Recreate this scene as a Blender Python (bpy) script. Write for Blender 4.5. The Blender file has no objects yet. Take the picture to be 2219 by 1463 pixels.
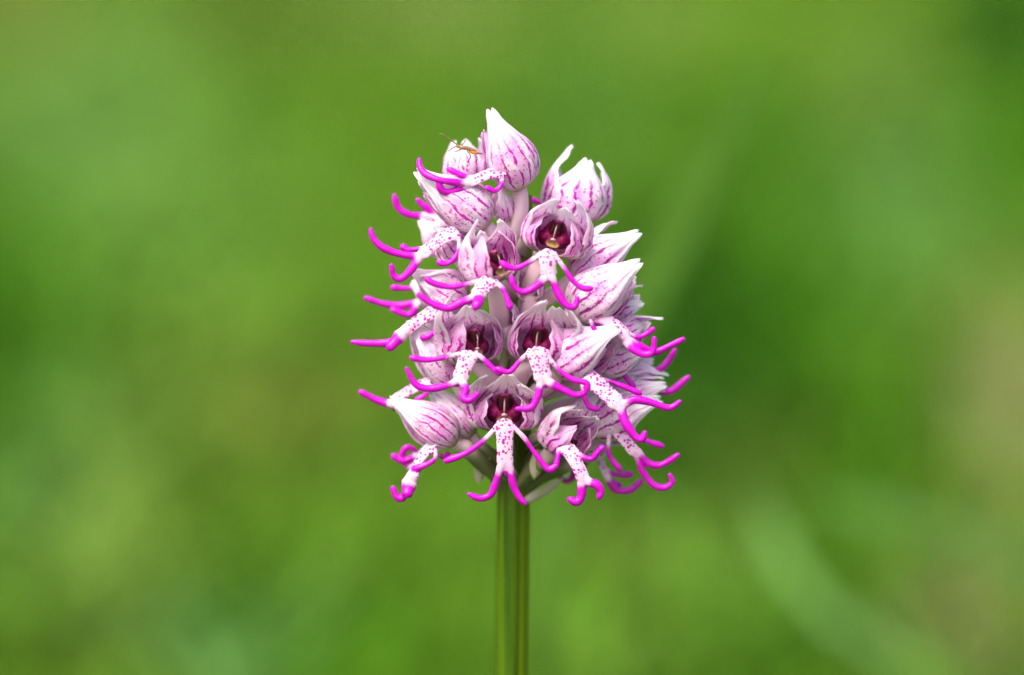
import bpy, math, random
import numpy as np
from mathutils import Vector, Matrix, noise as mnoise

# ------------------------------------------------------------------ camera
R = math.radians
sc = bpy.context.scene
col = sc.collection
W_PX, H_PX = 2219, 1463
D0 = 0.555                      # camera to the spike, metres
U = 0.200 / W_PX                # metres per photo pixel at the spike
PITCH = R(10.0)
CAM_H = 0.46
CAM = np.array([0.0, -D0 * math.cos(PITCH), CAM_H])
FWD = np.array([0.0, math.cos(PITCH), -math.sin(PITCH)])
UPV = np.array([0.0, math.sin(PITCH), math.cos(PITCH)])
RGT = np.array([1.0, 0.0, 0.0])

cd = bpy.data.cameras.new('camera')
cam = bpy.data.objects.new('camera', cd)
col.objects.link(cam)
cam.location = CAM
cam.rotation_euler = (R(90) - PITCH, 0, 0)
cd.sensor_width = 36
cd.lens = 36 * D0 / 0.200
cd.clip_start = 0.01
cd.clip_end = 400
cd.dof.use_dof = True
cd.dof.focus_distance = D0 - 150 * U
cd.dof.aperture_fstop = 4.8
sc.camera = cam

# ------------------------------------------------------------------ light
SUN_EL, SUN_AZ = R(56), R(-145)   # azimuth from +Y towards +X; high, over the photographer's shoulder
world = bpy.data.worlds.new('World')
sc.world = world
world.use_nodes = True
wn = world.node_tree.nodes
wl = world.node_tree.links
for n_ in list(wn):
    wn.remove(n_)
sky = wn.new('ShaderNodeTexSky')
sky.sky_type = 'NISHITA'
sky.sun_disc = False
sky.sun_elevation = SUN_EL
sky.sun_rotation = SUN_AZ
sky.air_density = 1.0
sky.dust_density = 6.0
sky.ozone_density = 0.6
bg = wn.new('ShaderNodeBackground')
bg.inputs['Strength'].default_value = 0.15
wo = wn.new('ShaderNodeOutputWorld')
wl.new(sky.outputs[0], bg.inputs['Color'])
wl.new(bg.outputs[0], wo.inputs['Surface'])

sd = bpy.data.lights.new('sun', 'SUN')
sd.energy = 1.3
sd.angle = R(14)
sd.color = (1.0, 0.96, 0.90)
sun = bpy.data.objects.new('sun', sd)
col.objects.link(sun)
sdir = Vector((math.sin(SUN_AZ) * math.cos(SUN_EL), math.cos(SUN_AZ) * math.cos(SUN_EL), math.sin(SUN_EL)))
sun.rotation_euler = sdir.to_track_quat('Z', 'Y').to_euler()
sun.location = sdir * 5

vs = sc.view_settings
vs.view_transform = 'Standard'
vs.look = 'None'
vs.exposure = 1.15
vs.gamma = 1.0
vs.use_curve_mapping = False
sc.cycles.use_denoising = True
sc.cycles.max_bounces = 8
sc.cycles.transparent_max_bounces = 4

# ------------------------------------------------------------------ helpers
def ray(px, py):
    v = FWD * D0 + RGT * ((px - W_PX / 2) * U) + UPV * ((H_PX / 2 - py) * U)
    return v / np.linalg.norm(v)

def at(px, py, d=0.0):
    """photo pixel -> point on the upright plane d pixels (of U metres) in front of the stem; result in pixel units"""
    r = ray(px, py)
    k = (-d * U - CAM[1]) / r[1]
    return (CAM + r * k) / U

def ground_at(px, py):
    r = ray(px, py)
    k = -CAM[2] / r[2]
    return (CAM + r * k)[:2]

def nrm(v):
    v = np.asarray(v, float)
    l = np.linalg.norm(v, axis=-1, keepdims=True)
    return v / np.maximum(l, 1e-9)

def sstep(a, b, x):
    t = np.clip((np.asarray(x, float) - a) / (b - a), 0, 1)
    return t * t * (3 - 2 * t)

def catmull(pts, n):
    P = np.asarray(pts, float)
    if len(P) == 2:
        t = np.linspace(0, 1, n)[:, None]
        return P[0] * (1 - t) + P[1] * t
    E = np.vstack([2 * P[0] - P[1], P, 2 * P[-1] - P[-2]])
    seg = np.linalg.norm(np.diff(P, axis=0), axis=1)
    cum = np.concatenate([[0], np.cumsum(seg)])
    out = []
    for s in np.linspace(0, cum[-1], n):
        i = min(np.searchsorted(cum, s, side='right') - 1, len(seg) - 1)
        t = (s - cum[i]) / max(seg[i], 1e-9)
        p0, p1, p2, p3 = E[i], E[i + 1], E[i + 2], E[i + 3]
        out.append(0.5 * ((2 * p1) + (-p0 + p2) * t + (2 * p0 - 5 * p1 + 4 * p2 - p3) * t * t + (-p0 + 3 * p1 - 3 * p2 + p3) * t ** 3))
    return np.array(out)

def tube(path, rad, side=None, flat=1.0, nseg=10, nface=None):
    """closed tube along path; side: reference normal (thin direction); rad = half width, rad*flat = half thickness"""
    P = np.asarray(path, float)
    n = len(P)
    rad = np.broadcast_to(np.asarray(rad, float), (n,))
    flat = np.broadcast_to(np.asarray(flat, float), (n,))
    T = nrm(np.gradient(P, axis=0))
    ref = np.array([0.0, -1.0, 0.3]) if side is None else np.asarray(side, float)
    V = []
    Nn = None
    for i in range(n):
        r_ = ref if Nn is None or side is not None else Nn
        N_ = r_ - T[i] * np.dot(r_, T[i])
        if np.linalg.norm(N_) < 1e-3:
            N_ = np.cross(T[i], [1, 0.3, 0.2])
        Nn = N_ / np.linalg.norm(N_)
        B_ = np.cross(T[i], Nn)
        for k in range(nseg):
            a = 2 * math.pi * k / nseg
            V.append(P[i] + B_ * math.cos(a) * rad[i] + Nn * math.sin(a) * rad[i] * flat[i])
    F = []
    for i in range(n - 1):
        for k in range(nseg):
            k2 = (k + 1) % nseg
            F.append((i * nseg + k, i * nseg + k2, (i + 1) * nseg + k2, (i + 1) * nseg + k))
    c0 = len(V); V.append(P[0] - T[0] * rad[0] * 0.5)
    c1 = len(V); V.append(P[-1] + T[-1] * rad[-1] * 0.6)
    for k in range(nseg):
        k2 = (k + 1) % nseg
        F.append((c0, k2, k))
        F.append((c1, (n - 1) * nseg + k, (n - 1) * nseg + k2))
    return np.array(V), F

def ellipsoid(c, ax, nu=16, nv=10):
    """c centre, ax 3 axis vectors"""
    V, F = [], []
    ax = np.asarray(ax, float)
    for j in range(1, nv):
        th = math.pi * j / nv
        for i in range(nu):
            ph = 2 * math.pi * i / nu
            V.append(c + ax[0] * math.sin(th) * math.cos(ph) + ax[1] * math.sin(th) * math.sin(ph) + ax[2] * math.cos(th))
    for j in range(nv - 2):
        for i in range(nu):
            i2 = (i + 1) % nu
            F.append((j * nu + i, (j + 1) * nu + i, (j + 1) * nu + i2, j * nu + i2))
    a = len(V); V.append(c + ax[2]); b = len(V); V.append(c - ax[2])
    for i in range(nu):
        i2 = (i + 1) % nu
        F.append((a, i, i2))
        F.append((b, (nv - 2) * nu + i2, (nv - 2) * nu + i))
    return np.array(V), F

def join(parts):
    V, F, o = [], [], 0
    for v, f in parts:
        V.append(v)
        F += [tuple(i + o for i in q) for q in f]
        o += len(v)
    return np.vstack(V), F

def build(name, V, F, mat, parent=None, origin=(0, 0, 0), attr=None, smooth=True, loc=None, fix=True):
    """V in pixel units of U metres, written relative to origin (pixel units)"""
    me = bpy.data.meshes.new(name)
    Vm = (np.asarray(V, float) - np.asarray(origin, float)) * U
    me.from_pydata(Vm.tolist(), [], [list(f) for f in F])
    if attr is not None:
        for an, av in attr.items():
            a = me.attributes.new(an, 'FLOAT_COLOR', 'POINT')
            av = np.asarray(av, np.float32)
            if av.shape[1] == 3:
                av = np.hstack([av, np.ones((len(av), 1), np.float32)])
            a.data.foreach_set('color', av.ravel())
    me.update()
    if fix:
        import bmesh
        bm = bmesh.new(); bm.from_mesh(me)
        bmesh.ops.recalc_face_normals(bm, faces=bm.faces)
        bm.to_mesh(me); bm.free()
    if smooth:
        me.polygons.foreach_set('use_smooth', [True] * len(me.polygons))
    me.materials.append(mat)
    o = bpy.data.objects.new(name, me)
    col.objects.link(o)
    if parent is not None:
        o.parent = parent
    if loc is not None:
        o.location = loc
    return o

# ------------------------------------------------------------------ material helper
class NT:
    def __init__(self, name):
        self.m = bpy.data.materials.new(name)
        self.m.use_nodes = True
        self.t = self.m.node_tree
        for n in list(self.t.nodes):
            self.t.nodes.remove(n)
        self.out = self.t.nodes.new('ShaderNodeOutputMaterial')
    def new(self, t, **kw):
        n = self.t.nodes.new(t)
        for k, v in kw.items():
            setattr(n, k, v)
        return n
    def set(self, sock, v):
        if isinstance(v, bpy.types.NodeSocket):
            self.t.links.new(v, sock)
        elif isinstance(v, (tuple, list)) and len(v) == 3 and sock.type == 'RGBA':
            sock.default_value = (*v, 1)
        else:
            sock.default_value = v
    def math(self, op, a, b=None, c=None, clamp=False):
        n = self.new('ShaderNodeMath', operation=op, use_clamp=clamp)
        for i, v in enumerate((a, b, c)):
            if v is not None:
                self.set(n.inputs[i], v)
        return n.outputs[0]
    def step(self, a, b, x):
        n = self.new('ShaderNodeMapRange', interpolation_type='SMOOTHSTEP')
        self.set(n.inputs['Value'], x)
        n.inputs['From Min'].default_value = a
        n.inputs['From Max'].default_value = b
        return n.outputs[0]
    def mix(self, f, a, b):
        n = self.new('ShaderNodeMix', data_type='RGBA')
        self.set(n.inputs[0], f); self.set(n.inputs[6], a); self.set(n.inputs[7], b)
        return n.outputs[2]
    def noise(self, vec, scale, detail=2.0, rough=0.5):
        n = self.new('ShaderNodeTexNoise')
        if vec is not None:
            self.set(n.inputs['Vector'], vec)
        n.inputs['Scale'].default_value = scale
        n.inputs['Detail'].default_value = detail
        n.inputs['Roughness'].default_value = rough
        return n.outputs['Fac']
    def xyz(self, x, y, z):
        n = self.new('ShaderNodeCombineXYZ')
        for i, v in enumerate((x, y, z)):
            self.set(n.inputs[i], v)
        return n.outputs[0]
    def attr(self, name):
        a = self.new('ShaderNodeAttribute', attribute_name=name)
        s = self.new('ShaderNodeSeparateColor')
        self.t.links.new(a.outputs['Color'], s.inputs[0])
        return a.outputs['Color'], s.outputs[0], s.outputs[1], s.outputs[2]
    def finish(self, colour, rough=0.5, spec=0.4, trans=0.0, tcol=None, bump=None, bstr=0.2, bdist=0.0003, sss=0.0, sheen=0.0):
        p = self.new('ShaderNodeBsdfPrincipled')
        self.set(p.inputs['Base Color'], colour)
        self.set(p.inputs['Roughness'], rough)
        p.inputs['Specular IOR Level'].default_value = spec
        if sheen:
            p.inputs['Sheen Weight'].default_value = sheen
        if sss:
            p.inputs['Subsurface Weight'].default_value = sss
            p.inputs['Subsurface Radius'].default_value = (1.0, 0.5, 0.8)
            p.inputs['Subsurface Scale'].default_value = 0.0012
        if bump is not None:
            b = self.new('ShaderNodeBump')
            b.inputs['Strength'].default_value = bstr
            b.inputs['Distance'].default_value = bdist
            self.set(b.inputs['Height'], bump)
            self.t.links.new(b.outputs[0], p.inputs['Normal'])
        sh = p.outputs[0]
        if trans > 0:
            tr = self.new('ShaderNodeBsdfTranslucent')
            self.set(tr.inputs['Color'], tcol if tcol is not None else colour)
            mx = self.new('ShaderNodeMixShader')
            mx.inputs[0].default_value = trans
            self.t.links.new(sh, mx.inputs[1]); self.t.links.new(tr.outputs[0], mx.inputs[2])
            sh = mx.outputs[0]
        self.t.links.new(sh, self.out.inputs['Surface'])
        return self.m

def petal_material(name, white, blush, vein, n_veins, base_blush, dens, edges=(0.72, 0.90), inner_pink=0.38):
    n = NT(name)
    _, s, t, inner = n.attr('pc')
    oi = n.new('ShaderNodeObjectInfo')
    rnd = n.math('MULTIPLY', oi.outputs['Random'], 57.0)
    warp = n.noise(n.xyz(n.math('MULTIPLY', s, 2.0), n.math('MULTIPLY', t, 3.0), rnd), 1.5, 2.0)
    u = n.math('ADD', n.math('MULTIPLY', s, float(n_veins)), n.math('MULTIPLY', n.math('SUBTRACT', warp, 0.5), 0.9))
    f = n.math('ABSOLUTE', n.math('SUBTRACT', n.math('FRACT', u), 0.5))
    thick = n.noise(n.xyz(n.math('MULTIPLY', s, 5.0), n.math('MULTIPLY', t, 16.0), rnd), 1.0, 2.0)
    f2 = n.math('SUBTRACT', f, n.math('MULTIPLY', n.math('SUBTRACT', thick, 0.5), 0.26))
    line = n.math('SUBTRACT', 1.0, n.step(0.07, 0.15, f2))
    dash = n.noise(n.xyz(n.math('MULTIPLY', s, 9.0), n.math('MULTIPLY', t, 8.0), n.math('ADD', rnd, 9.0)), 1.0, 3.0, 0.65)
    dash = n.math('ADD', dash, n.math('MULTIPLY', n.math('SUBTRACT', oi.outputs['Random'], 0.5), 0.13))
    dash_o = n.step(0.44 - dens, 0.51 - dens, dash)
    dash_i = n.step(0.34, 0.42, dash)
    inn = n.math('GREATER_THAN', inner, 0.5)
    dsh = n.math('ADD', n.math('MULTIPLY', dash_i, inn), n.math('MULTIPLY', dash_o, n.math('SUBTRACT', 1.0, inn)))
    inn0 = n.math('GREATER_THAN', inner, 0.5)
    t_in = n.math('SUBTRACT', t, n.math('MULTIPLY', inn0, 0.17))
    env = n.math('MULTIPLY', n.step(0.03, 0.14, t), n.math('SUBTRACT', 1.0, n.step(0.52, 0.76, t_in)))
    sedge = n.math('ABSOLUTE', n.math('SUBTRACT', n.math('MULTIPLY', s, 2.0), 1.0))
    edge = n.math('SUBTRACT', 1.0, n.step(edges[0], edges[1], sedge))
    env2 = n.math('MULTIPLY', env, edge)
    sp = n.noise(n.xyz(n.math('MULTIPLY', s, 22.0), n.math('MULTIPLY', t, 30.0), rnd), 1.0, 1.0)
    speck = n.step(0.61, 0.67, sp)
    veins = n.math('MULTIPLY', n.math('MULTIPLY', line, dsh), env2)
    marks = n.math('MAXIMUM', veins, n.math('MULTIPLY', n.math('MULTIPLY', speck, env2), 0.75), clamp=True)
    bl = n.noise(n.xyz(n.math('MULTIPLY', s, 4.0), n.math('MULTIPLY', t, 5.0), n.math('ADD', rnd, 3.0)), 1.0, 3.0)
    blm = n.math('MULTIPLY', n.math('MULTIPLY', n.math('ADD', n.math('MULTIPLY', n.step(0.35, 0.7, bl), 0.75), base_blush), n.step(0.0, 0.2, t)),
                 n.math('MULTIPLY', n.math('SUBTRACT', 1.0, n.step(0.45, 0.85, t)), n.math('SUBTRACT', 1.0, n.math('MULTIPLY', n.step(0.6, 0.95, sedge), 0.7))), clamp=True)
    blm = n.math('ADD', blm, n.math('MULTIPLY', inn, inner_pink), clamp=True)
    c = n.mix(blm, white, blush)
    c = n.mix(n.math('MULTIPLY', n.math('SUBTRACT', 1.0, n.step(0.02, 0.16, t)), 0.75), c, (0.50, 0.50, 0.20))
    c = n.mix(n.math('MULTIPLY', marks, 0.97), c, vein)
    ribs = n.math('ADD', n.math('MULTIPLY', n.math('SINE', n.math('MULTIPLY', u, 6.283)), 0.5), n.math('MULTIPLY', sp, 0.5))
    return n.finish(c, rough=0.46, spec=0.35, trans=0.52, bump=ribs, bstr=0.6, bdist=0.0003)

M = {}
M['sepal'] = petal_material('sepal_skin', (0.95, 0.89, 0.94), (0.90, 0.42, 0.82), (0.58, 0.004, 0.44), 5, 0.12, 0.05, (0.76, 0.94), 0.22)
M['petal'] = petal_material('petal_skin', (0.92, 0.62, 0.86), (0.88, 0.26, 0.78), (0.52, 0.003, 0.36), 4, 0.20, 0.14, (1.1, 1.3), 0.15)

n = NT('lip_skin')
_, mag, spot, rnd_ = n.attr('pc')
tc = n.new('ShaderNodeTexCoord')
nz = n.noise(tc.outputs['Object'], 1400, 2.0)
mm = n.step(0.22, 0.72, n.math('ADD', mag, n.math('MULTIPLY', n.math('SUBTRACT', nz, 0.5), 0.45)))
vo = n.new('ShaderNodeTexVoronoi'); vo.inputs['Scale'].default_value = 1650; vo.inputs['Randomness'].default_value = 1.0
n.t.links.new(tc.outputs['Object'], vo.inputs['Vector'])
sv = n.new('ShaderNodeSeparateColor'); n.t.links.new(vo.outputs['Color'], sv.inputs[0])
rad_ = n.math('MULTIPLY', n.math('ADD', n.math('MULTIPLY', sv.outputs[0], 0.30), 0.24), spot)
dots = n.math('SUBTRACT', 1.0, n.step(-0.05, 0.05, n.math('SUBTRACT', vo.outputs['Distance'], rad_)))
c = n.mix(n.step(0.35, 0.75, n.noise(tc.outputs['Object'], 260, 2.0)), (0.68, 0.48, 0.62), (0.68, 0.34, 0.57))
c = n.mix(n.math('MULTIPLY', dots, n.step(0.03, 0.2, spot)), c, (0.38, 0.004, 0.24))
magc = n.mix(n.noise(tc.outputs['Object'], 420, 2.0), (0.40, 0.0005, 0.33), (0.54, 0.001, 0.48))
c = n.mix(mm, c, magc)
M['lip'] = n.finish(c, rough=0.32, spec=0.30, bump=nz, bstr=0.25, bdist=0.0003, trans=0.05)

n = NT('column_skin')
cc, _, _, _ = n.attr('pc')
tc = n.new('ShaderNodeTexCoord')
M['column'] = n.finish(n.mix(n.math('MULTIPLY', n.noise(tc.outputs['Object'], 900, 2.0), 0.08), cc, (0.20, 0.005, 0.05)), rough=0.5, spec=0.15)

n = NT('ovary_skin')
cc, _, _, _ = n.attr('pc')
tc = n.new('ShaderNodeTexCoord')
M['ovary'] = n.finish(n.mix(n.math('MULTIPLY', n.noise(tc.outputs['Object'], 300, 3.0), 0.3), cc, (0.55, 0.42, 0.40)), rough=0.5, spec=0.35, trans=0.15)

n = NT('stem_skin')
cc, a_, t_, _ = n.attr('pc')
tc = n.new('ShaderNodeTexCoord')
mp = n.new('ShaderNodeMapping'); n.t.links.new(tc.outputs['Object'], mp.inputs['Vector'])
mp.inputs['Scale'].default_value = (900, 900, 18)
streak = n.noise(mp.outputs[0], 1.0, 3.0)
fine = n.noise(tc.outputs['Object'], 2600, 2.0)
c = n.mix(n.step(0.35, 0.65, streak), (0.022, 0.062, 0.002), (0.062, 0.125, 0.003))
c = n.mix(n.math('MULTIPLY', a_, 0.75), c, (0.135, 0.195, 0.003))  # lit right side and fainter left edge, painted into the stem colour
c = n.mix(n.math('MULTIPLY', n.step(0.30, 0.75, t_), 0.6), c, (0.075, 0.075, 0.016))  # brownish shade under the flowers, painted into the upper stem
c = n.mix(n.math('MULTIPLY', n.step(0.66, 0.75, fine), 0.25), c, (0.35, 0.42, 0.12))
M['stem'] = n.finish(c, rough=0.55, spec=0.12, bump=n.math('ADD', streak, n.math('MULTIPLY', fine, 0.3)), bstr=0.5, bdist=0.0004)

def plain(name, c1, c2, scale, rough=0.5, spec=0.4, trans=0.0):
    n = NT(name)
    tc = n.new('ShaderNodeTexCoord')
    f = n.noise(tc.outputs['Object'], scale, 3.0)
    return n.finish(n.mix(n.step(0.35, 0.65, f), c1, c2), rough=rough, spec=spec, trans=trans)

M['bract'] = plain('bract_skin', (0.60, 0.50, 0.46), (0.46, 0.46, 0.26), 250, 0.5, 0.3, 0.3)

# ------------------------------------------------------------------ ground and meadow
LEAFY = {
    'base': (0.128, 0.290, 0.014), 'lime': (0.190, 0.385, 0.050), 'pale': (0.180, 0.360, 0.080), 'yellow': (0.240, 0.370, 0.060),
    'vivid': (0.066, 0.225, 0.000), 'dark': (0.030, 0.130, 0.001), 'deep': (0.018, 0.085, 0.001), 'brown': (0.240, 0.200, 0.050),
    'blue': (0.085, 0.230, 0.060), 'mint': (0.160, 0.370, 0.090), 'tan': (0.430, 0.370, 0.170), 'olive': (0.120, 0.200, 0.020),
}
PATCHES = [  # patches of differently coloured sward: photo pixel, half width, half height (pixels), colour, strength
    (250, 120, 300, 170, 'lime', .8), (190, 320, 230, 170, 'pale', .9), (400, 400, 260, 220, 'lime', .8), (30, 590, 170, 190, 'vivid', 1.0),
    (0, 690, 140, 160, 'dark', .6), (700, 200, 260, 200, 'base', .6), (550, 20, 170, 90, 'olive', 1.0), (30, 20, 130, 90, 'brown', .5),
    (950, 10, 200, 90, 'tan', .26), (1400, 40, 170, 110, 'yellow', .6), (1250, 120, 120, 130, 'vivid', .35), (380, 560, 230, 150, 'lime', .35),
    (640, 850, 150, 120, 'brown', .45), (430, 880, 160, 140, 'brown', .22), (560, 800, 120, 100, 'olive', .25), (30, 820, 120, 160, 'vivid', .8),
    (20, 1090, 130, 160, 'blue', .5), (240, 1180, 150, 190, 'yellow', .65), (170, 900, 130, 160, 'pale', .4), (500, 1380, 140, 130, 'mint', 1.0),
    (740, 1390, 150, 120, 'vivid', 1.0), (460, 1230, 110, 100, 'vivid', .5), (240, 1400, 120, 100, 'olive', .6), (600, 1130, 160, 110, 'base', .5),
    (1680, 320, 150, 150, 'vivid', 1.0), (1590, 690, 260, 230, 'dark', 1.0), (1490, 650, 170, 170, 'deep', 1.0), (1740, 560, 170, 220, 'vivid', .8),
    (1900, 260, 190, 210, 'olive', .35), (1880, 130, 150, 150, 'yellow', .3), (1980, 420, 170, 190, 'mint', .5), (2170, 60, 120, 160, 'dark', 1.0), (2219, 120, 60, 140, 'deep', .8),
    (2200, 330, 90, 170, 'vivid', .9), (1560, 880, 170, 150, 'deep', .9), (1420, 820, 190, 190, 'dark', .9), (1850, 930, 210, 170, 'vivid', .7),
    (2190, 830, 100, 210, 'tan', .6), (1640, 960, 120, 120, 'olive', .7), (1330, 1110, 150, 90, 'olive', .6), (1750, 1330, 170, 140, 'vivid', .7),
    (1500, 1180, 190, 140, 'lime', .4), (1330, 1400, 170, 90, 'yellow', .4), (1560, 1420, 150, 80, 'dark', .7), (2110, 1270, 120, 140, 'tan', .6),
    (2190, 1430, 90, 70, 'deep', 1.0), (1900, 1210, 150, 90, 'dark', .6), (1260, 250, 160, 160, 'blue', .25), (950, 1250, 200, 160, 'base', .4),
]

def meadow_colour(x, y, zc=0.05):
    """colour of the sward at ground point arrays x, y"""
    x = np.asarray(x); y = np.asarray(y)
    # project the sward top into the photo to look the patches up
    rel = np.stack([x - CAM[0], y - CAM[1], np.full_like(x, zc - CAM[2])], -1)
    dep = np.maximum(rel @ FWD, 0.05)
    px = W_PX / 2 + rel @ RGT / dep * D0 / U
    py = H_PX / 2 - rel @ UPV / dep * D0 / U
    c = np.tile(np.array(LEAFY['base']), (len(x), 1))
    for (cx, cy, rx, ry, k, s) in PATCHES:
        w = s * np.exp(-(((px - cx) / rx) ** 2 + ((py - cy) / ry) ** 2) * 0.9)
        c = c * (1 - w[:, None]) + np.array(LEAFY[k]) * w[:, None]
    b0 = np.array(LEAFY['base'])
    return b0 * np.maximum(c / b0, 0.004) ** 1.08

def ground_z(x, y):
    return 0.012 * np.sin(x * 2.1 + 0.4) * np.cos(y * 1.7) + 0.008 * np.sin(x * 5.3 + y * 3.1)

n = NT('soil_and_thatch')
tc = n.new('ShaderNodeTexCoord')
cc, _, _, _ = n.attr('pc')
f = n.noise(tc.outputs['Object'], 60, 4.0)
M['ground'] = n.finish(n.mix(n.math('MULTIPLY', n.step(0.45, 0.7, f), 0.5), cc, (0.10, 0.09, 0.035)), rough=0.9, spec=0.1, bump=f, bstr=0.6, bdist=0.01)

gx = np.concatenate([np.linspace(-150, -4, 20), np.linspace(-3.9, 3.9, 60), np.linspace(4, 150, 20)])
gy = np.concatenate([np.linspace(-150, -3, 14), np.linspace(-2.9, 11.9, 110), np.linspace(12, 250, 18)])
GX, GY = np.meshgrid(gx, gy)
gxf, gyf = GX.ravel(), GY.ravel()
gv = np.stack([gxf, gyf, ground_z(gxf, gyf)], -1) / U
nx = len(gx)
gf = [(j * nx + i, j * nx + i + 1, (j + 1) * nx + i + 1, (j + 1) * nx + i) for j in range(len(gy) - 1) for i in range(nx - 1)]
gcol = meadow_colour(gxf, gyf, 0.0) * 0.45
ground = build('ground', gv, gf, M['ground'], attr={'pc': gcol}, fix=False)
ground['kind'] = 'structure'

rng = np.random.default_rng(11)
n = NT('grass_skin')
cc, _, _, _ = n.attr('pc')
M['grass'] = n.finish(cc, rough=0.6, spec=0.12, trans=0.35)

def grass(n_near, n_far):
    yy = np.concatenate([rng.uniform(-0.35, 2.0, n_near), 2.0 + 8.5 * rng.uniform(0, 1, n_far) ** 1.3])
    hw = 0.60 + 0.60 * (yy + 0.5)
    xx = rng.uniform(-1, 1, len(yy)) * hw
    keep = (yy > 0.02) | (np.abs(xx) > 0.03)
    xx, yy = xx[keep], yy[keep]
    m = len(xx)
    h = rng.uniform(0.035, 0.085, m) * (1 + 0.10 * yy)
    w = rng.uniform(0.0020, 0.0044, m) * (1 + 0.6 * yy)
    az = rng.uniform(0, 2 * np.pi, m)
    lean = rng.uniform(0.2, 1.1, m) * h
    fa = rng.uniform(0, 2 * np.pi, m)
    base = np.stack([xx, yy, ground_z(xx, yy) - 0.003], -1)
    dirv = np.stack([np.cos(az), np.sin(az), np.zeros(m)], -1)
    wid = np.stack([np.cos(fa), np.sin(fa), np.zeros(m)], -1)
    up = np.array([0, 0, 1.0])
    def pt(t, s):
        return base + up * (h * t * (1 - 0.25 * t))[:, None] + dirv * (lean * t * t)[:, None] + wid * (s * w * (1 - t ** 2.2))[:, None]
    V = np.stack([pt(0, -1), pt(0, 1), pt(.45, -1), pt(.45, 1), pt(.78, -1), pt(.78, 1), pt(1, 0)], 1)
    c = meadow_colour(xx, yy, 0.05)
    c = c * 0.80 * rng.uniform(0.75, 1.25, (m, 1)) * rng.uniform(0.92, 1.08, (m, 3))
    C = np.repeat(c[:, None, :], 7, 1)
    k = np.arange(m)[:, None] * 7
    F = np.concatenate([k + np.array([[0, 1, 3, 2]]), k + np.array([[2, 3, 5, 4]])])
    F3 = k + np.array([[4, 5, 6]])
    return V.reshape(-1, 3) / U, F.tolist() + F3.tolist(), C.reshape(-1, 3)
gV, gF, gC = grass(48000, 82000)
go = build('meadow_grass', gV, gF, M['grass'], attr={'pc': gC}, fix=False)
go['kind'] = 'stuff'
go['label'] = 'blurred short green meadow grass covering the ground behind the orchid'
go['category'] = 'grass'

# single long leaves that show as soft streaks behind the flower
def long_leaf(name, pts, half_w, c1, c2, label, taper=0.35):
    """pts: (px, py, metres behind the stem); the last one goes down to the ground"""
    P = np.array([at(x, y, -m / U) for x, y, m in pts])
    P = np.vstack([P, [P[-1][0] + 0.02 / U, P[-1][1] + 0.03 / U, -30]]) if P[-1][2] > 0 else P
    C = catmull(P, 36)
    T = nrm(np.gradient(C, axis=0))
    view = nrm(CAM / U - C)
    side = nrm(np.cross(T, view))
    nn = np.cross(side, T)
    t = np.linspace(0, 1, 36)
    wv = half_w * np.clip(np.minimum(t * 6, 1) ** 0.7, 0.03, 1) * (1 - taper * t)
    V = []
    for i in range(36):
        for s, dn in ((-1, 0.22), (-.5, 0.04), (0, -0.10), (.5, 0.04), (1, 0.22)):
            V.append(C[i] + side[i] * wv[i] * s + nn[i] * wv[i] * dn)
        for s, dn in ((1, 0.19), (.5, -0.03), (0, -0.2), (-.5, -0.03), (-1, 0.19)):
            V.append(C[i] + side[i] * wv[i] * s * 0.98 + nn[i] * (wv[i] * dn - 3))
    F = []
    for i in range(35):
        for k in range(10):
            k2 = (k + 1) % 10
            F.append((i * 10 + k, i * 10 + k2, (i + 1) * 10 + k2, (i + 1) * 10 + k))
    org = P[-1].copy()
    o = build(name, V, F, plain(name + '_skin', c1, c2, 60, 0.7, 0.08, 0.25), origin=org)
    o.location = org * U
    o['label'] = label
    o['category'] = 'leaf' if 'leaf' in name else 'grass blade'
    return o

long_leaf('broad_leaf', [(1660, 110, .50), (1590, 270, .49), (1500, 440, .48), (1400, 640, .46), (1290, 860, .44), (1210, 1100, .42), (1180, 1463, .40)], 88,
          (0.052, 0.130, 0.012), (0.062, 0.148, 0.016), 'broad upright grey-green leaf leaning behind the upper flowers of the spike', taper=0.8)
long_leaf('grass_blade', [(1625, 1040, .85), (1660, 1130, .85), (1720, 1240, .84), (1810, 1340, .83), (1940, 1420, .83), (2080, 1500, .83)], 62,
          (0.125, 0.275, 0.060), (0.150, 0.310, 0.080), 'pale mint grass blade arching over in a downward curve')
long_leaf('grass_blade', [(1760, 1085, .95), (1900, 1110, .95), (2050, 1150, .96), (2200, 1210, .97), (2330, 1330, .98)], 62,
          (0.100, 0.235, 0.052), (0.120, 0.260, 0.065), 'pale grass blade stretching nearly level beside the dry tan stalk')
long_leaf('dry_grass_blade', [(2225, 660, 1.5), (2205, 820, 1.5), (2180, 1000, 1.5), (2140, 1200, 1.45), (2090, 1380, 1.4), (2060, 1500, 1.4)], 52,
          (0.26, 0.28, 0.12), (0.33, 0.33, 0.15), 'dry tan grass stalk standing among the green blades')

# ------------------------------------------------------------------ the orchid
orchid = bpy.data.objects.new('orchid', None)
col.objects.link(orchid)
orchid.empty_display_size = 0.02
orchid['label'] = 'pink and white monkey orchid spike on a ridged green stem'
orchid['category'] = 'flower'

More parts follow.
